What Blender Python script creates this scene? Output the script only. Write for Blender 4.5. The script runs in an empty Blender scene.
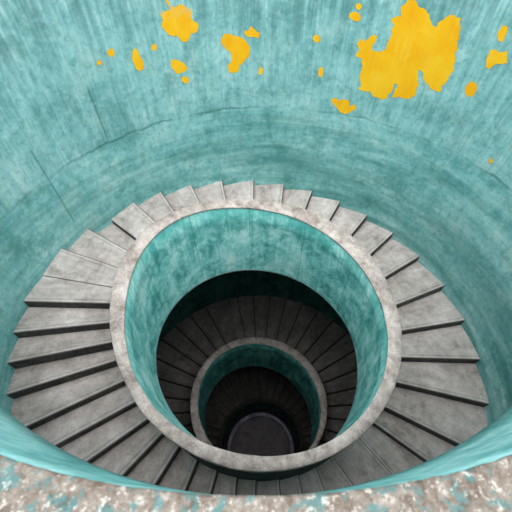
import bpy, bmesh, math, random
from mathutils import Vector, noise
from mathutils.geometry import delaunay_2d_cdt

# ---------------------------------------------------------------- measured tables (metres, floor of the shaft at z = 0)
LINES = [[-0.064, 7.438, -0.054, 5.122], [0.787, 7.426, 0.503, 5.128], [1.582, 7.27, 0.789, 5.081], [2.347, 6.973, 1.227, 4.946], [3.043, 6.549, 1.619, 4.722], [3.656, 6.007, 1.959, 4.396], [4.196, 5.316, 2.181, 4.057], [4.609, 4.501, 2.375, 3.591], [4.85, 3.641, 2.437, 3.227], [4.922, 2.765, 2.451, 2.831], [4.823, 1.875, 2.398, 2.465], [4.506, 0.908, 2.275, 2.082], [4.155, 0.276, 2.145, 1.796], [3.548, -0.463, 1.94, 1.493], [2.858, -1.024, 1.436, 1.027], [1.858, -1.526, 1.09, 0.836], [1.117, -1.724, 0.752, 0.708], [0.556, -1.79, 0.403, 0.629], [-0.116, -1.779, 0.016, 0.605], [-0.432, -1.74, -0.31, 0.633], [-1.197, -1.549, -0.623, 0.707], [-1.743, -1.323, -0.942, 0.85], [-2.387, -0.939, -1.233, 1.042], [-2.971, -0.445, -1.478, 1.246], [-3.463, 0.135, -1.659, 1.47], [-3.761, 0.609, -1.83, 1.73], [-3.973, 1.053, -2.001, 2.072], [-4.171, 1.637, -2.097, 2.359], [-4.271, 2.109, -2.151, 2.582], [-4.322, 2.612, -2.177, 2.864], [-4.313, 3.183, -2.19, 3.13], [-4.22, 3.817, -2.145, 3.421], [-4.033, 4.45, -2.083, 3.703], [-3.729, 5.101, -1.938, 4.006], [-3.417, 5.582, -1.782, 4.246], [-2.97, 6.1, -1.476, 4.574], [-2.41, 6.577, -1.244, 4.73], [-1.714, 6.992, -0.823, 4.945], [-0.921, 7.289, -0.477, 5.052]]
TOPS = [17.28, 17.16, 17.04, 16.92, 16.8, 16.68, 16.56, 16.416, 16.272, 16.128, 15.984, 15.864, 15.804, 15.864, 16.032, 16.224, 16.392, 16.536, 16.656, 16.776, 16.884, 16.992, 17.1, 17.196, 17.292, 17.388, 17.496, 17.637, 17.816, 17.943, 18.061, 18.083, 17.976, 17.7, 17.832, 17.736, 17.623, 17.51, 17.398]
RINGS = {'1': {'c': [0.1147, 2.8735, 18.5319, -0.1747, 0.0728]}, '2': {'c': [0.142, 3.3372, 10.9195, -0.1503, -0.0294]}, '3': {'c': [0.2824, 3.424, 2.0771, -0.0042, -0.0009]}}
RI = 2.202
B1 = 2.263
B2 = 2.667
DISC = [2.025, 0.158]
FOUR = {'L1o': [0.0076, 0.0088, 0.0123, 0.0104, 0.0061, -0.0009, 0.0142, -0.0053, -0.0055], 'L1i': [-0.006, -0.0146, -0.0181, 0.0027, -0.011, 0.0078, 0.0061, -0.0078, -0.003, 0.0044, 0.0003], 'L1b': [-0.016, 0.0106, 0.0264, 0.0291, -0.0033, -0.0034, -0.0028], 'L2o': [0.0014, 0.0015, 0.0166, 0.0084, 0.0116, 0.0066, 0.0013], 'L2i': [-0.0178, 0.0058, -0.0015, 0.0078, -0.0142], 'L2b': [0.0005, -0.0073, -0.006, 0.0017, -0.0263]}
WALL = [0.298, 2.827, 4.625]
CAMZ = 23.52
PATCHES = [[[1.0592, 21.725], [1.0383, 21.704], [1.0292, 21.664], [1.0126, 21.606], [0.9906, 21.61], [0.9706, 21.549], [0.9541, 21.413], [0.9402, 21.377], [0.9344, 21.478], [0.92, 21.561], [0.8942, 21.594], [0.8667, 21.579], [0.8532, 21.476], [0.8528, 21.358], [0.8412, 21.216], [0.8263, 21.041], [0.8191, 20.848], [0.8209, 20.704], [0.8301, 20.544], [0.8373, 20.441], [0.8583, 20.426], [0.8841, 20.481], [0.9073, 20.549], [0.925, 20.676], [0.9368, 20.734], [0.9443, 20.704], [0.9378, 20.586], [0.9232, 20.451], [0.9188, 20.379], [0.9166, 20.246], [0.9312, 20.159], [0.9555, 20.167], [0.9692, 20.106], [0.9956, 20.139], [1.0109, 20.095], [1.0082, 20.265], [1.0031, 20.368], [1.0141, 20.347], [1.0213, 20.192], [1.0314, 20.069], [1.0461, 20.009], [1.0838, 20.009], [1.1088, 20.112], [1.1435, 20.061], [1.1609, 20.106], [1.1588, 20.276], [1.1702, 20.389], [1.1697, 20.547], [1.179, 20.656], [1.1986, 20.695], [1.2067, 20.749], [1.1985, 20.828], [1.2106, 20.928], [1.2026, 21.004], [1.1795, 20.983], [1.169, 21.093], [1.151, 21.124], [1.1312, 21.07], [1.1399, 21.023], [1.1488, 20.947], [1.1391, 20.869], [1.1175, 20.849], [1.0946, 20.888], [1.0879, 20.964], [1.0906, 21.079], [1.0871, 21.148], [1.0926, 21.275], [1.0825, 21.314], [1.1009, 21.396], [1.0947, 21.443], [1.0687, 21.448], [1.0748, 21.594], [1.0693, 21.662]], [[1.2231, 21.516], [1.2232, 21.495], [1.2257, 21.476], [1.2302, 21.465], [1.2358, 21.462], [1.2413, 21.469], [1.2456, 21.485], [1.2478, 21.505], [1.2477, 21.527], [1.2451, 21.545], [1.2406, 21.556], [1.2351, 21.558], [1.2297, 21.551], [1.2254, 21.536]], [[1.2174, 21.329], [1.2204, 21.298], [1.2274, 21.277], [1.2368, 21.268], [1.2469, 21.276], [1.2556, 21.297], [1.2611, 21.328], [1.2624, 21.362], [1.2592, 21.393], [1.2522, 21.413], [1.2429, 21.421], [1.233, 21.414], [1.2244, 21.393], [1.2188, 21.363]], [[1.3642, 20.943], [1.3647, 20.912], [1.3682, 20.886], [1.374, 20.87], [1.381, 20.867], [1.3876, 20.879], [1.3927, 20.903], [1.3951, 20.934], [1.3945, 20.965], [1.3909, 20.991], [1.3851, 21.006], [1.3783, 21.008], [1.3717, 20.996], [1.3667, 20.973]], [[1.3297, 20.336], [1.3295, 20.293], [1.3319, 20.257], [1.3364, 20.235], [1.3422, 20.233], [1.348, 20.249], [1.3527, 20.282], [1.3553, 20.324], [1.3554, 20.367], [1.3529, 20.402], [1.3484, 20.423], [1.3427, 20.425], [1.337, 20.409], [1.3323, 20.377]], [[1.2756, 19.792], [1.2583, 19.85], [1.2368, 19.802], [1.2194, 19.852], [1.1935, 19.838], [1.182, 19.719], [1.1631, 19.774], [1.1525, 19.682], [1.174, 19.594], [1.1948, 19.525], [1.2193, 19.532], [1.2395, 19.631], [1.2618, 19.689]], [[0.7305, 21.633], [0.7151, 21.639], [0.7077, 21.56], [0.7061, 21.438], [0.7219, 21.43], [0.7323, 21.492]], [[0.7318, 21.299], [0.7156, 21.309], [0.7006, 21.281], [0.6802, 21.344], [0.6619, 21.203], [0.6769, 21.15], [0.6955, 21.122], [0.7041, 21.046], [0.7202, 21.054], [0.728, 21.17]], [[0.711, 20.672], [0.7113, 20.616], [0.7155, 20.57], [0.7228, 20.544], [0.7317, 20.543], [0.7404, 20.568], [0.7471, 20.614], [0.7505, 20.67], [0.7499, 20.726], [0.7455, 20.771], [0.7383, 20.795], [0.7296, 20.795], [0.7212, 20.771], [0.7145, 20.727]], [[0.5221, 19.747], [0.5206, 19.728], [0.5209, 19.708], [0.5231, 19.691], [0.5267, 19.68], [0.531, 19.678], [0.535, 19.685], [0.5381, 19.699], [0.5396, 19.719], [0.5392, 19.739], [0.5369, 19.756], [0.5334, 19.766], [0.5292, 19.768], [0.5251, 19.761]], [[1.9805, 21.667], [1.9714, 21.62], [1.9621, 21.573], [1.9434, 21.542], [1.9246, 21.545], [1.9016, 21.502], [1.8924, 21.431], [1.8981, 21.348], [1.8794, 21.282], [1.8671, 21.188], [1.8803, 21.103], [1.9043, 21.071], [1.91, 20.994], [1.9388, 20.966], [1.956, 21.001], [1.9626, 21.067], [1.9871, 21.101], [2.0056, 21.191], [2.0168, 21.268], [2.0085, 21.377], [2.0143, 21.437], [1.9986, 21.494], [1.9789, 21.516], [1.9839, 21.594]], [[1.7913, 20.94], [1.7746, 20.998], [1.7431, 21.021], [1.7124, 20.981], [1.6815, 20.911], [1.663, 20.776], [1.6668, 20.606], [1.6837, 20.503], [1.7057, 20.437], [1.7133, 20.329], [1.7358, 20.284], [1.7604, 20.345], [1.7658, 20.434], [1.7565, 20.502], [1.749, 20.571], [1.7528, 20.655], [1.7613, 20.739], [1.7748, 20.797], [1.7881, 20.855]], [[1.6854, 21.039], [1.6651, 21.067], [1.6572, 21.128], [1.6419, 21.064], [1.6185, 20.999], [1.6262, 20.923], [1.6498, 20.938], [1.6734, 20.955]], [[2.157, 20.962], [2.1433, 21.011], [2.1297, 20.986], [2.124, 20.881], [2.1217, 20.737], [2.1243, 20.64], [2.1441, 20.628], [2.157, 20.675], [2.1609, 20.809]], [[2.0511, 20.943], [2.0537, 20.918], [2.058, 20.899], [2.0634, 20.892], [2.0687, 20.896], [2.0728, 20.912], [2.0749, 20.935], [2.0747, 20.962], [2.0721, 20.987], [2.0678, 21.005], [2.0625, 21.013], [2.0573, 21.009], [2.0532, 20.993], [2.051, 20.97]], [[2.2204, 21.036], [2.2209, 21.006], [2.2238, 20.98], [2.2287, 20.964], [2.2345, 20.961], [2.24, 20.972], [2.2441, 20.994], [2.2461, 21.023], [2.2455, 21.053], [2.2425, 21.078], [2.2377, 21.094], [2.2321, 21.097], [2.2266, 21.087], [2.2225, 21.065]], [[2.2798, 20.932], [2.2819, 20.919], [2.2855, 20.911], [2.2899, 20.909], [2.2941, 20.914], [2.2973, 20.925], [2.2989, 20.94], [2.2987, 20.956], [2.2965, 20.969], [2.2929, 20.977], [2.2886, 20.979], [2.2844, 20.973], [2.2812, 20.962], [2.2795, 20.948]], [[2.0042, 20.712], [1.9789, 20.666], [1.9527, 20.593], [1.9405, 20.479], [1.9591, 20.422], [1.9894, 20.41], [2.0025, 20.492], [2.0122, 20.604]], [[1.9414, 20.262], [1.9442, 20.228], [1.9498, 20.204], [1.957, 20.194], [1.9643, 20.2], [1.9704, 20.221], [1.9739, 20.252], [1.9742, 20.288], [1.9713, 20.321], [1.9657, 20.344], [1.9586, 20.354], [1.9514, 20.349], [1.9454, 20.328], [1.9418, 20.298]], [[1.6019, 20.295], [1.6029, 20.259], [1.6061, 20.23], [1.6109, 20.215], [1.6162, 20.215], [1.621, 20.232], [1.6244, 20.261], [1.6256, 20.297], [1.6244, 20.332], [1.6212, 20.36], [1.6165, 20.375], [1.6113, 20.375], [1.6065, 20.359], [1.6032, 20.331]]]
SKY = 2.3
SUN = 2.5
S = 2.4
TAU = 2 * math.pi
C = bpy.context.scene.collection
random.seed(7)

# ---------------------------------------------------------------- helpers
def link(o, parent=None):
    C.objects.link(o)
    if parent is not None:
        o.parent = parent
    return o

def mesh_obj(name, bm, mats, parent=None, smooth=False, normals=True):
    if normals:
        bmesh.ops.recalc_face_normals(bm, faces=bm.faces)
    me = bpy.data.meshes.new(name)
    bm.to_mesh(me)
    bm.free()
    for m in (mats if isinstance(mats, (list, tuple)) else [mats]):
        me.materials.append(m)
    if smooth:
        for p in me.polygons:
            p.use_smooth = True
    return link(bpy.data.objects.new(name, me), parent)

def thing(name, label, cat, loc=(0, 0, 0), group=None):
    o = bpy.data.objects.new(name, None)
    o.empty_display_size = 0.3
    o.location = loc
    o['label'] = label
    o['category'] = cat
    if group:
        o['group'] = group
    return link(o)

def lathe_curves(bm, curves, closed_loop=True, u_scale=1.0, mat=None):
    """curves: list of point lists (same length, running round); skins neighbouring curves. UV: u = arc length, v = z."""
    uv = bm.loops.layers.uv.verify()
    rows = [[bm.verts.new(p) for p in c] for c in curves]
    n = len(rows[0])
    for k in range(len(rows) - 1):
        for i in range(n if closed_loop else n - 1):
            j = (i + 1) % n
            f = bm.faces.new((rows[k][i], rows[k][j], rows[k + 1][j], rows[k + 1][i]))
            f.smooth = True
            if mat is not None:
                f.material_index = mat[k]
            us = (i * u_scale, (i + 1) * u_scale, (i + 1) * u_scale, i * u_scale)
            for l, u in zip(f.loops, us):
                l[uv].uv = (u, l.vert.co.z)
    return rows

def fser(c, ph):
    s = c[0]
    for k in range(1, (len(c) - 1) // 2 + 1):
        s += c[2 * k - 1] * math.cos(k * ph) + c[2 * k] * math.sin(k * ph)
    return s

NR = 192
def ring_curve(q, R, coef=None, dz=0.0, dr=0.0, n=NR):
    """A ring lying in a gently tilted plane, its radius wavering a little the way the hand-cast rail does."""
    out = []
    for i in range(n):
        ph = TAU * i / n
        r = R * (1 + (fser(coef, ph) if coef else 0)) + dr
        x = r * math.cos(ph)
        y = r * math.sin(ph)
        out.append(Vector((q[0] + x, q[1] + y, q[2] + q[3] * x + q[4] * y + dz)))
    return out

def circle(cx, cy, R, z, n=NR, a0=0.0, a1=TAU, closed=True):
    m = n if closed else n - 1
    return [Vector((cx + R * math.cos(a0 + (a1 - a0) * i / m), cy + R * math.sin(a0 + (a1 - a0) * i / m), z)) for i in range(n)]

# ---------------------------------------------------------------- node helpers
def lin(c):
    return tuple((v / 255 / 12.92) if v / 255 <= 0.04045 else ((v / 255 + 0.055) / 1.055) ** 2.4 for v in c) + (1,)

class NT:
    def __init__(self, name):
        self.m = bpy.data.materials.new(name)
        self.m.use_nodes = True
        self.t = self.m.node_tree
        self.b = self.t.nodes['Principled BSDF']
        self.b.inputs['Roughness'].default_value = 0.85
        self.b.inputs['Specular IOR Level'].default_value = 0.25
        self.obj = self.n('ShaderNodeNewGeometry').outputs['Position']
        self.uv = self.n('ShaderNodeUVMap').outputs['UV']
    def n(self, typ, **kw):
        nd = self.t.nodes.new(typ)
        for k, v in kw.items():
            setattr(nd, k, v)
        return nd
    def l(self, a, b):
        self.t.links.new(a, b)
    def set(self, sock, v):
        if hasattr(v, 'is_output'):
            self.l(v, sock)
        else:
            sock.default_value = v
    def mapping(self, vec, scale=(1, 1, 1), loc=(0, 0, 0)):
        nd = self.n('ShaderNodeMapping')
        self.l(vec, nd.inputs[0])
        nd.inputs['Scale'].default_value = scale
        nd.inputs['Location'].default_value = loc
        return nd.outputs[0]
    def noise(self, vec, scale, detail=6, rough=0.6, dist=0.0, lo=0.35, hi=0.65):
        nd = self.n('ShaderNodeTexNoise')
        self.l(vec, nd.inputs['Vector'])
        nd.inputs['Scale'].default_value = scale
        nd.inputs['Detail'].default_value = detail
        nd.inputs['Roughness'].default_value = rough
        nd.inputs['Distortion'].default_value = dist
        return self.rng(nd.outputs['Fac'], lo, hi)
    def rng(self, v, lo, hi, a=0.0, b=1.0, smooth=False):
        nd = self.n('ShaderNodeMapRange')
        nd.clamp = True
        if smooth:
            nd.interpolation_type = 'SMOOTHSTEP'
        self.l(v, nd.inputs['Value'])
        nd.inputs['From Min'].default_value = lo
        nd.inputs['From Max'].default_value = hi
        nd.inputs['To Min'].default_value = a
        nd.inputs['To Max'].default_value = b
        return nd.outputs['Result']
    def math(self, op, a, b=0.0):
        nd = self.n('ShaderNodeMath', operation=op)
        self.set(nd.inputs[0], a)
        self.set(nd.inputs[1], b)
        return nd.outputs[0]
    def mix(self, fac, a, b, mode='MIX'):
        nd = self.n('ShaderNodeMix', data_type='RGBA', blend_type=mode)
        self.set(nd.inputs['Factor'], fac)
        self.set(nd.inputs['A'], a)
        self.set(nd.inputs['B'], b)
        return nd.outputs['Result']
    def ramp(self, fac, stops):
        nd = self.n('ShaderNodeValToRGB')
        cr = nd.color_ramp
        while len(cr.elements) < len(stops):
            cr.elements.new(0.5)
        for e, (p, c) in zip(cr.elements, stops):
            e.position = p
            e.color = lin(c)
        self.l(fac, nd.inputs[0])
        return nd.outputs[0]
    def sep(self, v):
        nd = self.n('ShaderNodeSeparateXYZ')
        self.l(v, nd.inputs[0])
        return nd.outputs
    def punch(self, v, k=0.22):
        return self.rng(v, k, 1 - k)
    def line(self, v, at, w):
        """1 on a thin line where v == at."""
        d = self.math('ABSOLUTE', self.math('SUBTRACT', v, at))
        return self.rng(d, w * 0.35, w, 1.0, 0.0)
    def bump(self, h, strength=0.4, dist=0.02):
        nd = self.n('ShaderNodeBump')
        nd.inputs['Strength'].default_value = strength
        nd.inputs['Distance'].default_value = dist
        self.l(h, nd.inputs['Height'])
        self.l(nd.outputs[0], self.b.inputs['Normal'])
    def color(self, c):
        self.set(self.b.inputs['Base Color'], c)

# ---------------------------------------------------------------- materials
def mat_wall():
    m = NT('weathered_teal_plaster')
    u, v, _ = m.sep(m.uv)
    big = m.noise(m.obj, 0.55, 7, 0.62, 0.6, 0.33, 0.68)
    cloud = m.noise(m.mapping(m.obj, (1, 1, 1), (7, 3, 1)), 1.3, 8, 0.68, 0.4, 0.36, 0.66)
    streak = m.noise(m.mapping(m.uv, (7.0, 0.32, 1)), 1.0, 6, 0.62, 0.15, 0.36, 0.66)
    fine = m.noise(m.mapping(m.uv, (26.0, 1.6, 1)), 1.0, 5, 0.7, 0.0, 0.34, 0.68)
    band = m.noise(m.mapping(m.uv, (0.28, 2.1, 1)), 1.0, 6, 0.6, 0.5, 0.36, 0.66)
    grain = m.noise(m.obj, 14, 4, 0.75, 0, 0.3, 0.7)
    vv = m.math('ADD', v, m.rng(m.noise(m.mapping(m.uv, (0.4, 0.4, 1)), 1.0, 3, 0.5, 0, 0, 1), 0, 1, -0.22, 0.22))
    up = m.rng(vv, 19.3, 19.75, 0, 1, True)          # above the pour joint
    foot = m.rng(vv, 17.7, 19.0, 1, 0, True)
    mott = m.noise(m.mapping(m.obj, (1, 1, 0.7), (1, 8, 3)), 3.2, 9, 0.72, 0.5, 0.35, 0.66)
    speck = m.noise(m.mapping(m.obj, (1, 1, 1), (5, 2, 9)), 8.5, 8, 0.75, 0.2, 0.36, 0.66)
    hi = m.ramp(m.punch(m.math('ADD', m.math('MULTIPLY', m.math('ADD', big, mott), 0.36), m.math('MULTIPLY', streak, 0.28)), 0.17),
                [(0.0, WALL_HI[0]), (0.38, WALL_HI[1]), (0.68, WALL_HI[2]), (1.0, WALL_HI[3])])
    lo = m.ramp(m.punch(m.math('ADD', m.math('MULTIPLY', m.math('ADD', big, mott), 0.3), m.math('MULTIPLY', band, 0.4)), 0.2),
                [(0.0, WALL_LO[0]), (0.42, WALL_LO[1]), (0.72, WALL_LO[2]), (1.0, WALL_LO[3])])
    col = m.mix(up, lo, hi)
    col = m.mix(m.math('MULTIPLY', m.rng(cloud, 0.55, 1.0), 0.5), col, lin((170, 212, 206)))
    col = m.mix(m.math('MULTIPLY', m.rng(cloud, 0.42, 0.0), 0.55), col, lin((74, 140, 134)))
    col = m.mix(m.math('MULTIPLY', m.rng(fine, 0.5, 1.0), m.rng(up, 0, 1, 0.08, 0.26)), col, lin((192, 226, 222)))
    col = m.mix(m.math('MULTIPLY', m.rng(fine, 0.42, 0.0), m.rng(up, 0, 1, 0.15, 0.36)), col, lin((84, 138, 137)))
    col = m.mix(m.math('MULTIPLY', foot, m.math('MULTIPLY', m.rng(band, 0.2, 0.9, 0.7, 0.1), 0.5)), col, lin((86, 152, 147)))
    col = m.mix(m.math('MULTIPLY', m.rng(speck, 0.6, 1.0), 0.45), col, lin((196, 226, 222)))
    col = m.mix(m.math('MULTIPLY', m.rng(speck, 0.38, 0.0), 0.5), col, lin((80, 140, 137)))
    smear = m.math('MULTIPLY', m.rng(m.noise(m.mapping(m.uv, (0.22, 1.5, 1), (3, 1, 0)), 1.0, 7, 0.66, 0.7, 0.5, 0.66), 0, 1), m.math('SUBTRACT', 1.0, up))
    col = m.mix(m.math('MULTIPLY', smear, 0.55), col, lin((70, 128, 124)))
    high = m.rng(v, 20.6, 22.6, 0, 1, True)
    col = m.mix(m.math('MULTIPLY', high, m.rng(streak, 0.7, 0.1, 0.0, 0.75)), col, lin((98, 128, 132)))
    col = m.mix(m.math('MULTIPLY', grain, 0.13), col, lin((60, 100, 98)))
    # cast joints: one round the shaft, a few upright ones
    wob = m.math('ADD', v, m.rng(m.noise(m.mapping(m.uv, (0.9, 0.1, 1)), 1.0, 4, 0.6, 0, 0, 1), 0, 1, -0.16, 0.16))
    seam = m.math('MULTIPLY', m.line(wob, 19.5, 0.035), m.noise(m.mapping(m.uv, (1.1, 0.6, 1)), 1.0, 4, 0.6, 0, 0.36, 0.6))
    R = WALL[2]
    for a, z0, z1 in ((2.668, 18.3, 20.15), (2.365, 19.5, 20.7)):
        s2 = m.math('MULTIPLY', m.line(u, a * R, 0.022), m.math('MULTIPLY', m.rng(v, z0, z0 + 0.15), m.rng(v, z1, z1 - 0.15)))
        seam = m.math('MAXIMUM', seam, m.math('MULTIPLY', s2, 0.9))
    col = m.mix(m.math('MULTIPLY', seam, 0.55), col, lin((52, 100, 98)))
    m.color(col)
    h = m.math('ADD', m.math('MULTIPLY', fine, 0.6), m.math('MULTIPLY', grain, 0.5))
    h = m.math('SUBTRACT', h, m.math('MULTIPLY', seam, 1.2))
    m.bump(h, 0.35, 0.015)
    return m.m

def mat_teal_inner(name, cols, pale, top_band=None):
    """Teal paint on the inner face of a round parapet."""
    m = NT(name)
    u, v, w = m.sep(m.uv)
    big = m.noise(m.obj, 0.95, 8, 0.66, 0.8, 0.35, 0.66)
    streak = m.noise(m.mapping(m.uv, (5.0, 0.45, 1)), 1.0, 7, 0.68, 0.4, 0.36, 0.66)
    fine = m.noise(m.mapping(m.uv, (20.0, 2.0, 1)), 1.0, 5, 0.7, 0, 0.35, 0.66)
    mott = m.noise(m.mapping(m.obj, (1, 1, 0.8), (3, 3, 3)), 3.4, 9, 0.74, 0.6, 0.35, 0.66)
    col = m.ramp(m.punch(m.math('ADD', m.math('MULTIPLY', m.math('ADD', big, mott), 0.4), m.math('MULTIPLY', streak, 0.2)), 0.22),
                 [(0.0, cols[0]), (0.36, cols[1]), (0.64, cols[2]), (1.0, cols[3])])
    col = m.mix(m.math('MULTIPLY', m.rng(fine, 0.55, 1.0), 0.22), col, lin(pale))
    col = m.mix(m.math('MULTIPLY', m.rng(fine, 0.4, 0.0), 0.28), col, lin(cols[0]))
    if top_band:     # darker colour band below the coping
        at = m.n('ShaderNodeAttribute', attribute_name='down').outputs['Fac']
        wav = m.math('ADD', at, m.rng(mott, 0, 1, -0.14, 0.14))
        col = m.mix(m.math('MULTIPLY', m.rng(wav, 0.02, 0.42, 1, 0, True), m.rng(streak, 0, 1, 0.85, 0.45)), col, lin(top_band))
    j = m.n('ShaderNodeMath', operation='PINGPONG')
    m.l(u, j.inputs[0])
    j.inputs[1].default_value = 0.62
    joint = m.math('MULTIPLY', m.line(j.outputs[0], 0.0, 0.016), m.noise(m.mapping(m.uv, (0.9, 0.5, 1)), 1.0, 3, 0.6, 0, 0.4, 0.55))
    col = m.mix(m.math('MULTIPLY', joint, 0.5), col, lin((36, 84, 80)))
    m.color(col)
    m.bump(m.math('SUBTRACT', fine, joint), 0.3, 0.012)
    return m.m

def mat_concrete(name, cols, spots=(92, 86, 82), spot_amt=0.5, scale=1.0, paint=None, chips=0.0):
    m = NT(name)
    big = m.noise(m.obj, 1.1 * scale, 8, 0.65, 0.5, 0.34, 0.67)
    mid = m.noise(m.mapping(m.obj, (1, 1, 1), (4, 9, 2)), 5.0 * scale ** 0.8, 7, 0.7, 0.3, 0.35, 0.66)
    grain = m.noise(m.obj, 34 * scale, 4, 0.8, 0, 0.3, 0.7)
    col = m.ramp(m.math('ADD', m.math('MULTIPLY', big, 0.5), m.math('MULTIPLY', mid, 0.5)),
                 [(0.0, cols[0]), (0.35, cols[1]), (0.66, cols[2]), (1.0, cols[3])])
    col = m.mix(m.math('MULTIPLY', m.rng(grain, 0.45, 0.0), spot_amt), col, lin(spots))
    col = m.mix(m.math('MULTIPLY', m.rng(grain, 0.6, 1.0), spot_amt * 0.5), col, lin((214, 208, 202)))
    if paint:
        pn = m.noise(m.mapping(m.obj, (1, 1, 1), (2, 5, 8)), 2.0 * scale, 7, 0.7, 0.4, 0.535, 0.57)
        col = m.mix(m.math('MULTIPLY', m.math('MULTIPLY', pn, chips), m.rng(grain, 0.1, 0.6, 0.55, 1.0)), col, lin(paint))
        fl = m.noise(m.mapping(m.obj, (1, 1, 1), (9, 1, 4)), 4.2 * scale, 6, 0.75, 0.3, 0.55, 0.62)
        col = m.mix(m.math('MULTIPLY', fl, 0.75), col, lin((214, 210, 203)))
        dk = m.noise(m.mapping(m.obj, (1, 1, 1), (1, 7, 2)), 3.0 * scale, 6, 0.75, 0.3, 0.54, 0.62)
        col = m.mix(m.math('MULTIPLY', dk, 0.6), col, lin((82, 66, 56)))
    m.color(col)
    m.bump(m.math('ADD', mid, m.math('MULTIPLY', grain, 0.5)), 0.35, 0.012)
    return m.m

def mat_tread(name, cols, spots, spot_amt, edge=0.0):
    """Concrete tread: UV.x is the distance (m) to the nosing edge, UV.y the distance along it."""
    m = NT(name)
    u, v, _ = m.sep(m.uv)
    big = m.noise(m.obj, 0.9, 7, 0.62, 0.5, 0.34, 0.67)
    drag = m.noise(m.mapping(m.uv, (3.4, 1.1, 1)), 1.0, 7, 0.7, 0.6, 0.36, 0.66)
    grain = m.noise(m.obj, 30, 4, 0.8, 0, 0.3, 0.7)
    mid = m.noise(m.obj, 6, 6, 0.7, 0.3, 0.36, 0.66)
    col = m.ramp(m.punch(m.math('ADD', m.math('MULTIPLY', big, 0.4), m.math('MULTIPLY', m.math('ADD', drag, mid), 0.3)), 0.1),
                 [(0.0, cols[0]), (0.35, cols[1]), (0.66, cols[2]), (1.0, cols[3])])
    col = m.mix(m.math('MULTIPLY', m.rng(grain, 0.45, 0.0), spot_amt), col, lin(spots))
    col = m.mix(m.math('MULTIPLY', m.rng(grain, 0.6, 1.0), spot_amt * 0.5), col, lin((212, 206, 202)))
    groove = m.math('MULTIPLY', m.line(u, 0.075, 0.02), m.noise(m.mapping(m.uv, (0.5, 1.3, 1)), 1.0, 3, 0.6, 0, 0.3, 0.55))
    col = m.mix(m.math('MULTIPLY', groove, 0.3), col, lin((84, 78, 76)))
    col = m.mix(m.math('MULTIPLY', m.rng(u, 0.03, 0.05, 1, 0), 0.28), col, lin(cols[3]))      # pale worn arris
    col = m.mix(m.math('MULTIPLY', m.rng(u, 0.016, 0.024, 1, 0), 0.75), col, lin((58, 54, 52)))
    if edge:      # dark line along the nosing joint
        col = m.mix(m.math('MULTIPLY', m.rng(u, 0.02, 0.05, 1, 0), edge), col, lin((26, 24, 23)))
    m.color(col)
    m.bump(m.math('SUBTRACT', m.math('ADD', mid, m.math('MULTIPLY', grain, 0.5)), groove), 0.35, 0.012)
    return m.m

def mat_yellow():
    m = NT('yellow_paint')
    big = m.noise(m.obj, 1.6, 5, 0.6, 0.3, 0.35, 0.65)
    fine = m.noise(m.mapping(m.uv, (18.0, 1.4, 1)), 1.0, 5, 0.7, 0, 0.35, 0.66)
    col = m.ramp(big, [(0.0, YEL[0]), (0.55, YEL[1]), (1.0, YEL[2])])
    col = m.mix(m.math('MULTIPLY', m.rng(fine, 0.55, 1.0), 0.3), col, lin((255, 214, 92)))
    u, v, _ = m.sep(m.uv)
    worn = m.math('MULTIPLY', m.math('MULTIPLY', m.rng(v, 21.3, 21.6), m.rng(u, 8.6, 8.75)), m.noise(m.obj, 9.0, 6, 0.7, 0.3, 0.47, 0.56))
    col = m.mix(m.math('MULTIPLY', worn, 0.75), col, lin((196, 190, 160)))
    m.color(col)
    m.bump(fine, 0.25, 0.01)
    m.b.inputs['Roughness'].default_value = 0.7
    return m.m

# palette (surface colours, sRGB)
WALL_HI = ((108, 166, 168), (138, 198, 199), (158, 212, 213), (192, 230, 230))
WALL_LO = ((96, 168, 168), (136, 202, 202), (164, 218, 217), (196, 234, 232))
YEL = ((250, 176, 10), (254, 190, 18), (255, 202, 42))

M_wall = mat_wall()
M_inner = mat_teal_inner('teal_parapet_paint', ((74, 152, 150), (128, 202, 199), (168, 222, 219), (206, 238, 236)), (214, 240, 238), (66, 144, 138))
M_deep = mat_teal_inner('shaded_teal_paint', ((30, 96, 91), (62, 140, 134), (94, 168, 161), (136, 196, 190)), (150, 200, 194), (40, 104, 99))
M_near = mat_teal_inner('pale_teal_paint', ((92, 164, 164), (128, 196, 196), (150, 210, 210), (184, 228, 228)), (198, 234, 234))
M_dark_teal = mat_teal_inner('shade_dark_teal', ((24, 60, 56), (36, 84, 78), (48, 98, 92), (62, 116, 108)), (84, 134, 126))  # teal with the shade of the deep levels put into its colour
M_outer = mat_concrete('dark_green_outer_face', ((20, 32, 30), (28, 44, 41), (36, 54, 50), (52, 70, 66)), (20, 26, 25), 0.5)  # much darker green than the inner face
M_coping = mat_concrete('pale_worn_concrete', ((110, 98, 92), (160, 149, 143), (192, 182, 176), (220, 212, 206)), (88, 74, 68), 0.75, 1.5)
M_stone = mat_concrete('lichen_stone', ((78, 66, 56), (116, 105, 95), (144, 135, 126), (196, 191, 183)), (70, 56, 46), 0.7, 6.5, (78, 128, 130), 0.85)
M_tread = mat_tread('grey_concrete_tread', ((136, 126, 121), (180, 169, 164), (204, 193, 189), (228, 218, 214)), (116, 106, 102), 0.5)
M_tread_shade = mat_tread('shade_dark_tread', ((70, 67, 65), (98, 94, 91), (116, 111, 108), (142, 136, 132)), (44, 40, 38), 0.4, 0.85)  # darker tread copy: shade on the lower flights put into the colour
M_black = mat_concrete('black_riser_concrete', ((14, 13, 13), (20, 19, 19), (26, 25, 24), (38, 36, 35)), (12, 11, 11), 0.5)  # near-black riser faces of the lower flights
M_cop_dark = mat_concrete('shade_dark_coping', ((44, 40, 38), (60, 55, 52), (74, 68, 64), (96, 90, 84)), (36, 33, 32), 0.5)  # lowest coping, darkened in colour for the shade down there
M_riser = mat_concrete('dark_riser_concrete', ((44, 42, 41), (64, 61, 60), (80, 77, 75), (106, 102, 99)), (36, 34, 33), 0.5)  # riser faces, much darker than the treads
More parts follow.
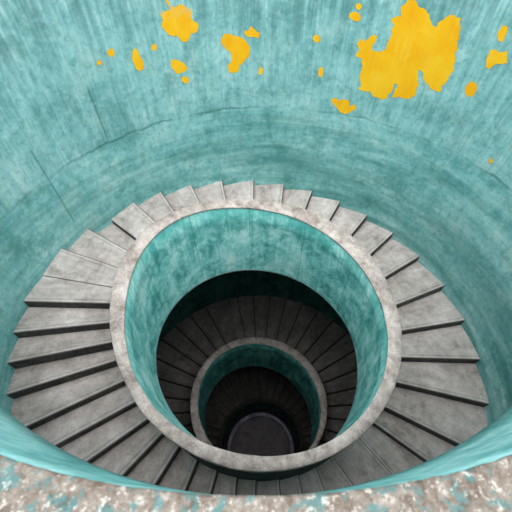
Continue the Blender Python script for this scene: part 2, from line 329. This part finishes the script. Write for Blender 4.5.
M_slab = mat_concrete('dull_soffit_concrete', ((90, 88, 86), (112, 109, 106), (126, 122, 119), (140, 136, 133)))
M_floor = mat_concrete('black_shaft_floor', ((24, 22, 22), (32, 30, 30), (40, 38, 38), (52, 50, 50)))
M_disc = mat_concrete('dark_cover_metal', ((112, 106, 110), (140, 132, 137), (158, 150, 155), (190, 182, 188)), (62, 58, 62), 0.5, 1.0)
M_rim = mat_concrete('speckled_violet_rim', ((104, 98, 122), (168, 162, 190), (204, 198, 220), (246, 242, 252)), (50, 46, 60), 0.9, 0.9)
M_yellow = mat_yellow()

# ---------------------------------------------------------------- the shaft wall and floor
WX, WY, WR = WALL
ZTOP = CAMZ - 0.4
Z_MID = 14.2
LX, LY, LR = 0.144, 3.12, 5.1

def arc_uv(bm, cx, cy, R):
    uv = bm.loops.layers.uv.verify()
    for f in bm.faces:
        ang = [math.atan2(l.vert.co.y - cy, l.vert.co.x - cx) for l in f.loops]
        base = ang[0]
        for l, a in zip(f.loops, ang):
            while a - base > math.pi: a -= TAU
            while a - base < -math.pi: a += TAU
            l[uv].uv = (a * R, l.vert.co.z)

bm = bmesh.new()
zs = [Z_MID + (ZTOP - Z_MID) * k / 10 for k in range(11)]
lathe_curves(bm, [circle(WX, WY, WR, z) for z in zs] + [circle(WX, WY, WR + 1.2, ZTOP), circle(WX, WY, WR + 1.2, Z_MID), circle(WX, WY, WR, Z_MID)])
bmesh.ops.remove_doubles(bm, verts=bm.verts, dist=1e-5)
arc_uv(bm, WX, WY, WR)
wall = mesh_obj('wall_upper', bm, M_wall)
wall['kind'] = 'structure'
wall['label'] = 'round teal shaft wall with worn plaster and yellow paint patches'

bm = bmesh.new()
zs = [-0.3 + (Z_MID + 0.3) * k / 8 for k in range(9)]
lathe_curves(bm, [circle(LX, LY, LR, z) for z in zs] + [circle(LX, LY, LR + 0.8, Z_MID), circle(LX, LY, LR + 0.8, -0.3), circle(LX, LY, LR, -0.3)])
bmesh.ops.remove_doubles(bm, verts=bm.verts, dist=1e-5)
arc_uv(bm, LX, LY, LR)
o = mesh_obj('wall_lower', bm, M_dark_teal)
o['kind'] = 'structure'

bm = bmesh.new()
lathe_curves(bm, [circle(LX, LY, r, 0.0) for r in (0.02, 1.5, 3.0, LR)] + [circle(LX, LY, LR, -0.25), circle(LX, LY, 0.02, -0.25)])
o = mesh_obj('floor', bm, M_floor)
o['kind'] = 'structure'

# ---------------------------------------------------------------- yellow paint patches: thin paint skins lying on the wall
PATCH_LABELS = [
    'large ragged yellow paint patch', 'small round yellow paint spot', 'rounded yellow paint spot', 'small yellow paint spot',
    'narrow yellow paint drip', 'lumpy yellow paint patch', 'slim yellow paint patch', 'forked yellow paint patch', 'oval yellow paint patch',
    'tiny yellow paint speck', 'broad yellow paint patch worn thin at its top', 'kidney shaped yellow paint patch', 'small ragged yellow paint patch',
    'upright oval yellow paint patch', 'small yellow paint spot', 'small yellow paint spot', 'tiny yellow paint speck', 'wedge shaped yellow paint patch',
    'round yellow paint spot', 'small oval yellow paint spot']

def ragged(poly, amp, seed):
    """Adds points along an outline and roughens it like flaked paint."""
    pts = []
    n = len(poly)
    for i in range(n):
        a = Vector((poly[i][0] * WR, poly[i][1]))
        b = Vector((poly[(i + 1) % n][0] * WR, poly[(i + 1) % n][1]))
        m = max(1, int((b - a).length / 0.03))
        for k in range(m):
            p = a.lerp(b, k / m)
            q = Vector((p.x * 9 + seed, p.y * 9, seed))
            p.x += amp * noise.noise(q)
            p.y += amp * noise.noise(q + Vector((31, 17, 5)))
            q2_ = q * 3.1
            p.x += amp * 0.45 * noise.noise(q2_)
            p.y += amp * 0.45 * noise.noise(q2_ + Vector((5, 41, 9)))
            pts.append(p)
    return pts

def paint_patch(poly, label, seed):
    size = max(p[1] for p in poly) - min(p[1] for p in poly)
    pts = ragged(poly, 0.05 if size > 0.4 else 0.02, seed)
    n = len(pts)
    x0, x1 = min(p.x for p in pts), max(p.x for p in pts)
    y0, y1 = min(p.y for p in pts), max(p.y for p in pts)
    inner = []
    st = 0.12
    x = x0
    while x < x1:
        y = y0
        while y < y1:
            inside = False
            near = False
            for i in range(n):
                a, b = pts[i], pts[(i + 1) % n]
                if (a - Vector((x, y))).length < 0.04:
                    near = True
                if (a.y > y) != (b.y > y) and x < (b.x - a.x) * (y - a.y) / (b.y - a.y) + a.x:
                    inside = not inside
            if inside and not near:
                inner.append(Vector((x, y)))
            y += st
        x += st
    vs, es, fs, *_ = delaunay_2d_cdt(pts + inner, [(i, (i + 1) % n) for i in range(n)], [], 1, 1e-6)
    bm = bmesh.new()
    uv = bm.loops.layers.uv.verify()
    def at(p, r):
        a = p.x / WR
        return (WX + r * math.cos(a), WY + r * math.sin(a), p.y)
    bv = [bm.verts.new(at(p, WR - 0.006)) for p in vs]
    for f in fs:
        if len(set(f)) < 3: continue
        try:
            nf = bm.faces.new([bv[i] for i in f])
            for l, i in zip(nf.loops, f):
                l[uv].uv = (vs[i].x, vs[i].y)
        except ValueError:
            pass
    ax = Vector((WX, WY, 0))
    for f in bm.faces:
        f.normal_update()
        c = f.calc_center_median()
        if f.normal.dot(Vector((ax.x - c.x, ax.y - c.y, 0))) < 0:
            f.normal_flip()
    o = mesh_obj('paint_patch', bm, M_yellow, wall, normals=False)
    o['label'] = label
for k, (poly, lab) in enumerate(zip(PATCHES, PATCH_LABELS)):
    paint_patch(poly, lab, k * 3.7)

# ---------------------------------------------------------------- stair flights
def build_step(parent, outer_arc, inner_arc, top, thick, nosing_end, mats, back=0.06):
    """One solid concrete step. outer_arc / inner_arc run counter-clockwise start -> clockwise end; nosing_end 0/1 tells which end is the nosing."""
    bm = bmesh.new()
    uv = bm.loops.layers.uv.verify()
    no, ni = len(outer_arc), len(inner_arc)
    def tz(t):
        return top - back * (1 - t if nosing_end else t)      # the tread falls a little towards its back
    loop = [Vector((p[0], p[1], tz(k / (no - 1)))) for k, p in enumerate(outer_arc)] + [Vector((p[0], p[1], tz(k / (ni - 1)))) for k, p in reversed(list(enumerate(inner_arc)))]
    tv = [bm.verts.new(p) for p in loop]
    lv = [bm.verts.new((p.x, p.y, top - back - thick)) for p in loop]
    n = len(tv)
    tf = bm.faces.new(tv)
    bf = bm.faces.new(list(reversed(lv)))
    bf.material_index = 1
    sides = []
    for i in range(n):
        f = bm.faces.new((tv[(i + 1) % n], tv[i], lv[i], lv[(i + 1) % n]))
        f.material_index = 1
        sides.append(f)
    bmesh.ops.recalc_face_normals(bm, faces=bm.faces)
    # worn, softened arrises along the two radial edges
    edges = [e for e in tf.edges if {e.verts[0], e.verts[1]} in ({tv[0], tv[-1]}, {tv[no - 1], tv[no]})]
    res = bmesh.ops.bevel(bm, geom=edges, offset=0.012, segments=2, affect='EDGES', profile=0.5, material=0)
    a, b = (outer_arc[-1], inner_arc[-1]) if nosing_end else (outer_arc[0], inner_arc[0])
    A = Vector((a[0], a[1])); d = (Vector((b[0], b[1])) - A).normalized()
    for f in bm.faces:
        for l in f.loops:
            w = Vector((l.vert.co.x, l.vert.co.y)) - A
            l[uv].uv = (abs(w.x * d.y - w.y * d.x), w.dot(d) + top * 7.3)
    return mesh_obj('step', bm, mats, parent)

def local(o, root):
    """Puts a mesh built in world coordinates under its root's base point."""
    o.data.transform(root.matrix_basis.inverted())

def parapet(root, q, R, RI_, drop, co, ci, cb, coping_mat, inner_mat, outer_mat, cop=0.13, low=None):
    top_i = ring_curve(q, RI_, ci, -0.035)
    bot_i = ring_curve(q, RI_, cb, -drop)
    if low:
        for i, p in enumerate(bot_i):
            p.z = min(p.z, low(TAU * i / NR))
    mids = [[top_i[i].lerp(bot_i[i], k / 5) for i in range(NR)] for k in range(1, 5)]
    top_o = ring_curve(q, R, co, -cop, -0.035)
    bot_o = [Vector((a.x, a.y, b.z)) for a, b in zip(top_o, bot_i)]
    lip = [Vector((p.x, p.y, p.z)) for p in bot_i]
    bm = bmesh.new()
    down = bm.verts.layers.float.new('down')
    us = TAU * RI_ / NR
    lipr = [Vector((p.x, p.y, p.z + 0.035)) for p in bot_i]
    rows = [top_i] + mids + [lipr, bot_i, bot_o, top_o, top_i]
    rv = lathe_curves(bm, rows, True, us, [0] * 5 + [3, 2, 1, 2])
    for k, row in enumerate(rv[:7]):
        for v in row:
            v[down] = min(k / 5, 1.0)
    bmesh.ops.remove_doubles(bm, verts=bm.verts, dist=1e-5)
    body = mesh_obj('parapet', bm, [inner_mat, outer_mat, M_slab, coping_mat], root)
    local(body, root)
    bm = bmesh.new()
    e = 0.014
    c = [ring_curve(q, RI_, ci, -0.035, -0.008), ring_curve(q, RI_, ci, -e, -0.008), ring_curve(q, RI_, ci, 0, -0.008 + e),
         ring_curve(q, R, co, 0, -e), ring_curve(q, R, co, -e, 0), ring_curve(q, R, co, -cop, 0)]
    # uneven worn edge
    for row, amp in ((c[1], .012), (c[2], .012), (c[3], .014), (c[4], .014)):
        for i, p in enumerate(row):
            k = noise.noise(Vector((p.x * 3.1, p.y * 3.1, 4.0))) * amp
            p.x += k; p.y += k * .6; p.z += k * .5
    lathe_curves(bm, c + [c[0]], True, us)
    bmesh.ops.remove_doubles(bm, verts=bm.verts, dist=1e-5)
    cp = mesh_obj('coping', bm, coping_mat, body)
    cp['label'] = 'worn pale concrete coping'
    local(cp, root)
    return bot_o

def soffit(root, inner, outer, th):
    bm = bmesh.new()
    up = Vector((0, 0, th))
    lathe_curves(bm, [inner, outer, [p + up for p in outer], [p + up for p in inner], inner], True, 0.1)
    bmesh.ops.remove_doubles(bm, verts=bm.verts, dist=1e-5)
    o = mesh_obj('soffit_slab', bm, M_slab, root)
    local(o, root)

G = 'stair flights winding down the shaft'
q1 = RINGS['1']['c']; q2 = RINGS['2']['c']; q3 = RINGS['3']['c']

# uppermost flight: every step as measured
r1 = thing('spiral_stair_flight', 'uppermost and widest ring of pale grey steps behind its round teal parapet', 'staircase', (q1[0], q1[1], 15.0), G)
n = len(LINES)
for i in range(n):
    A, B = LINES[i], LINES[(i + 1) % n]
    a0 = math.atan2(A[1] - WY, A[0] - WX); a1 = math.atan2(B[1] - WY, B[0] - WX)
    while a1 > a0: a1 -= TAU
    outer = [(WX + WR * math.cos(a0 + (a1 - a0) * k / 5), WY + WR * math.sin(a0 + (a1 - a0) * k / 5)) for k in range(6)]
    outer[0] = (A[0], A[1]); outer[-1] = (B[0], B[1])
    b0 = math.atan2(A[3] - q1[1], A[2] - q1[0]); b1 = math.atan2(B[3] - q1[1], B[2] - q1[0])
    while b1 > b0: b1 -= TAU
    ra = math.hypot(A[3] - q1[1], A[2] - q1[0]); rb = math.hypot(B[3] - q1[1], B[2] - q1[0])
    inner = []
    for k in range(4):
        t = k / 3; r = ra + (rb - ra) * t; a = b0 + (b1 - b0) * t
        inner.append((q1[0] + r * math.cos(a), q1[1] + r * math.sin(a)))
    z = TOPS[i]
    end = 1 if z > TOPS[(i + 1) % n] or i == 12 else 0
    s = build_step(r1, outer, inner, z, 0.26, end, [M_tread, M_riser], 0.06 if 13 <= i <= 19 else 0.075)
    local(s, r1)
def tops_at(ang):
    best = None
    acc = w = 0
    for i in range(n):
        A, B = LINES[i], LINES[(i + 1) % n]
        mx, my = (A[0] + B[0]) / 2 - q1[0], (A[1] + B[1]) / 2 - q1[1]
        d = math.atan2(my, mx) - ang
        d = (d + math.pi) % TAU - math.pi
        g = math.exp(-(d / 0.25) ** 2)
        acc += g * TOPS[i]; w += g
    return acc / w
bo = parapet(r1, q1, S, RI, B1, FOUR['L1o'], FOUR['L1i'], FOUR['L1b'], M_coping, M_inner, M_outer, low=lambda a: tops_at(a) - 0.5)
out = []
for i, p in enumerate(bo):
    ph = TAU * i / NR
    # ray from the ring centre to the shaft wall
    dx, dy = math.cos(ph), math.sin(ph)
    vx, vy = q1[0] - WX, q1[1] - WY
    b = vx * dx + vy * dy; c_ = vx * vx + vy * vy - WR * WR
    t = -b + math.sqrt(b * b - c_)
    out.append(Vector((q1[0] + dx * t, q1[1] + dy * t, tops_at(ph) - 0.62)))
soffit(r1, bo, out, 0.12)

def lower_flight(q, R, RI_, drop, co, ci, cb, h, nsteps, label, tilt, phase, cop_mat, in_mat):
    root = thing('spiral_stair_flight', label, 'staircase', (q[0], q[1], q[2] - drop), G)
    tops = []
    for k in range(nsteps):
        a = -TAU * (k + 0.5) / nsteps + phase
        r = (R + LR) / 2
        tops.append(q[2] - h + tilt[0] * r * math.cos(a) + tilt[1] * r * math.sin(a))
    for k in range(nsteps):
        a0 = -TAU * k / nsteps + phase; a1 = -TAU * (k + 1) / nsteps + phase
        def wallpt(a):
            dx, dy = math.cos(a), math.sin(a)
            vx, vy = q[0] - LX, q[1] - LY
            b = vx * dx + vy * dy
            t = -b + math.sqrt(b * b - (vx * vx + vy * vy - LR * LR))
            return (q[0] + dx * t, q[1] + dy * t)
        outer = [wallpt(a0 + (a1 - a0) * j / 4) for j in range(5)]
        inner = [(q[0] + R * .955 * math.cos(a0 + (a1 - a0) * j / 3), q[1] + R * .955 * math.sin(a0 + (a1 - a0) * j / 3)) for j in range(4)]
        z = tops[k]
        s = build_step(root, outer, inner, z, 0.30, 1 if z > tops[(k + 1) % nsteps] else 0, [M_tread_shade, M_black], 0.08)
        local(s, root)
    bo = parapet(root, q, R, RI_, drop, co, ci, cb, cop_mat, in_mat, M_dark_teal)
    out = []
    for i, p in enumerate(bo):
        ph = TAU * i / NR
        a, b = wallpt(ph)
        out.append(Vector((a, b, q[2] - h - 0.75 + tilt[0] * (a - q[0]) + tilt[1] * (b - q[1]))))
    soffit(root, bo, out, 0.12)

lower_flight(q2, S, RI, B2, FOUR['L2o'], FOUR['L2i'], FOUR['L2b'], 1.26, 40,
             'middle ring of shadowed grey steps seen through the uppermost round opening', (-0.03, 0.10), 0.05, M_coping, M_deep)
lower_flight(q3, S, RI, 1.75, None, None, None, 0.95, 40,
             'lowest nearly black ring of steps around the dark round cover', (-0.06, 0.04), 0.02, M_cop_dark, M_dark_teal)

# ---------------------------------------------------------------- dark round cover on the shaft floor
dr, dz_ = DISC
t = thing('round_cover', 'dark round cover with speckled violet rim at the very bottom of the shaft', 'cover', (q3[0], q3[1], 0))
bm = bmesh.new()
prof = [(0.01, 0.10), (dr * 0.3, 0.105), (dr * 0.6, 0.10), (dr * 0.87, 0.09), (dr * 0.885, 0.0), (0.01, 0.0)]
lathe_curves(bm, [circle(0, 0, r, z) for r, z in prof], True, 0.1)
mesh_obj('plate', bm, M_disc, t)
bm = bmesh.new()
prof = [(dr * 0.885, 0.0), (dr * 0.885, 0.12), (dr * 0.90, 0.155), (dr * 0.95, 0.165), (dr * 0.99, 0.145), (dr, 0.11), (dr, 0.0), (dr * 0.885, 0.0)]
lathe_curves(bm, [circle(0, 0, r, z) for r, z in prof], True, 0.1)
bmesh.ops.remove_doubles(bm, verts=bm.verts, dist=1e-5)
o = mesh_obj('rim', bm, M_rim, t)
o['label'] = 'speckled pale violet rim'

# ---------------------------------------------------------------- balcony the photographer leans over
zc = CAMZ - 0.70 * S      # top of its coping
zb = CAMZ - 1.37 * S      # underside of its parapet
PR = 1.82 * S
def near_arc(y_mid, R, z, a=1.23, m=97):
    return [Vector((R * math.sin(-a + 2 * a * i / (m - 1)), y_mid + R - R * math.cos(-a + 2 * a * i / (m - 1)), z)) for i in range(m)]
t = thing('balcony', 'near curved teal balcony parapet with lichen spotted stone coping', 'balcony', (0, WY - WR, zb))
f_top = near_arc(0.032 * S - 0.004, PR, zc - 0.05)
f_bot = near_arc(0.060 * S, PR, zb)
back_t = near_arc(0.032 * S - 0.34, PR + 0.34, zc - 0.05)
back_b = near_arc(0.032 * S - 0.34, PR + 0.34, zb)
bm = bmesh.new()
mids = [[a.lerp(b, k / 4) for a, b in zip(f_top, f_bot)] for k in range(1, 4)]
lathe_curves(bm, [f_top] + mids + [f_bot, back_b, back_t, f_top], False, 0.12)
bmesh.ops.remove_doubles(bm, verts=bm.verts, dist=1e-5)
bmesh.ops.holes_fill(bm, edges=[e for e in bm.edges if e.is_boundary])
pp = mesh_obj('parapet', bm, M_near, t)
local(pp, t)
bm = bmesh.new()
rows = []
for off, z in ((-0.002, zc - 0.06), (0.0, zc - 0.012), (-0.012, zc), (-0.06, zc + 0.004), (-0.14, zc + 0.002), (-0.24, zc + 0.004), (-0.35, zc), (-0.365, zc - 0.015), (-0.365, zc - 0.06)):
    row = near_arc(0.032 * S + off, PR - off, z, m=385)
    if -0.3 < off:
        for p in row:
            k = noise.fractal(Vector((p.x * 9, p.y * 9, 1.0)), 1.0, 2.0, 4)
            p.z += 0.006 * k
            p.y += 0.006 * noise.noise(Vector((p.x * 14, 3.0, z)))
    rows.append(row)
lathe_curves(bm, rows + [rows[0]], False, 0.03)
bmesh.ops.remove_doubles(bm, verts=bm.verts, dist=1e-5)
bmesh.ops.holes_fill(bm, edges=[e for e in bm.edges if e.is_boundary])
cp = mesh_obj('coping', bm, M_stone, pp)
cp['label'] = 'brown and white lichen spotted coping with flaked teal paint'
local(cp, t)
bm = bmesh.new()
edge = near_arc(0.064 * S - 0.3, PR + 0.3, zb)
back = []
for p in edge:     # straight back to the shaft wall
    yy = WY - math.sqrt(max(WR ** 2 - (p.x - WX) ** 2, 0))
    back.append(Vector((p.x, min(yy, p.y - 0.01), zb)))
up = Vector((0, 0, 0.18))
lathe_curves(bm, [edge, back, [p + up for p in back], [p + up for p in edge], edge], False, 0.1)
bmesh.ops.remove_doubles(bm, verts=bm.verts, dist=1e-5)
bmesh.ops.holes_fill(bm, edges=[e for e in bm.edges if e.is_boundary])
fs = mesh_obj('floor_slab', bm, M_slab, t)
local(fs, t)

# ---------------------------------------------------------------- light: open overcast sky over the shaft
w = bpy.data.worlds.new('overcast_sky')
bpy.context.scene.world = w
w.use_nodes = True
nt = w.node_tree
bg = nt.nodes['Background']
tc = nt.nodes.new('ShaderNodeTexCoord')
sx = nt.nodes.new('ShaderNodeSeparateXYZ')
nt.links.new(tc.outputs['Generated'], sx.inputs[0])
mr = nt.nodes.new('ShaderNodeMapRange')
nt.links.new(sx.outputs[2], mr.inputs['Value'])
mr.inputs['To Min'].default_value = 0.45
mr.inputs['To Max'].default_value = 1.0
mul = nt.nodes.new('ShaderNodeMath'); mul.operation = 'MULTIPLY'
nt.links.new(mr.outputs[0], mul.inputs[0])
mul.inputs[1].default_value = SKY
nt.links.new(mul.outputs[0], bg.inputs['Strength'])
bg.inputs['Color'].default_value = (0.97, 0.98, 1.0, 1)

sun = bpy.data.lights.new('bright_cloud_glow', 'SUN')
sun.energy = SUN
sun.angle = math.radians(72)
sun.color = (1.0, 0.99, 0.97)
so = bpy.data.objects.new('bright_cloud_glow', sun)
C.objects.link(so)
so.location = (0, -3, CAMZ + 12)
so.rotation_euler = (math.radians(19), 0, 0)

# ---------------------------------------------------------------- camera
cam = bpy.data.cameras.new('camera')
cam.sensor_width = 36
cam.lens = 338 / 512 * 36
cam.clip_start = 0.05
cam.dof.use_dof = True
cam.dof.focus_distance = 6.0
cam.dof.aperture_fstop = 2.0
co = bpy.data.objects.new('camera', cam)
C.objects.link(co)
co.location = (0, 0, CAMZ)
co.rotation_euler = (0.662, 0, 0)
sc = bpy.context.scene
sc.cycles.diffuse_bounces = 8
sc.camera = co
sc.view_settings.view_transform = 'Standard'
sc.view_settings.look = 'None'
sc.view_settings.exposure = 0.0
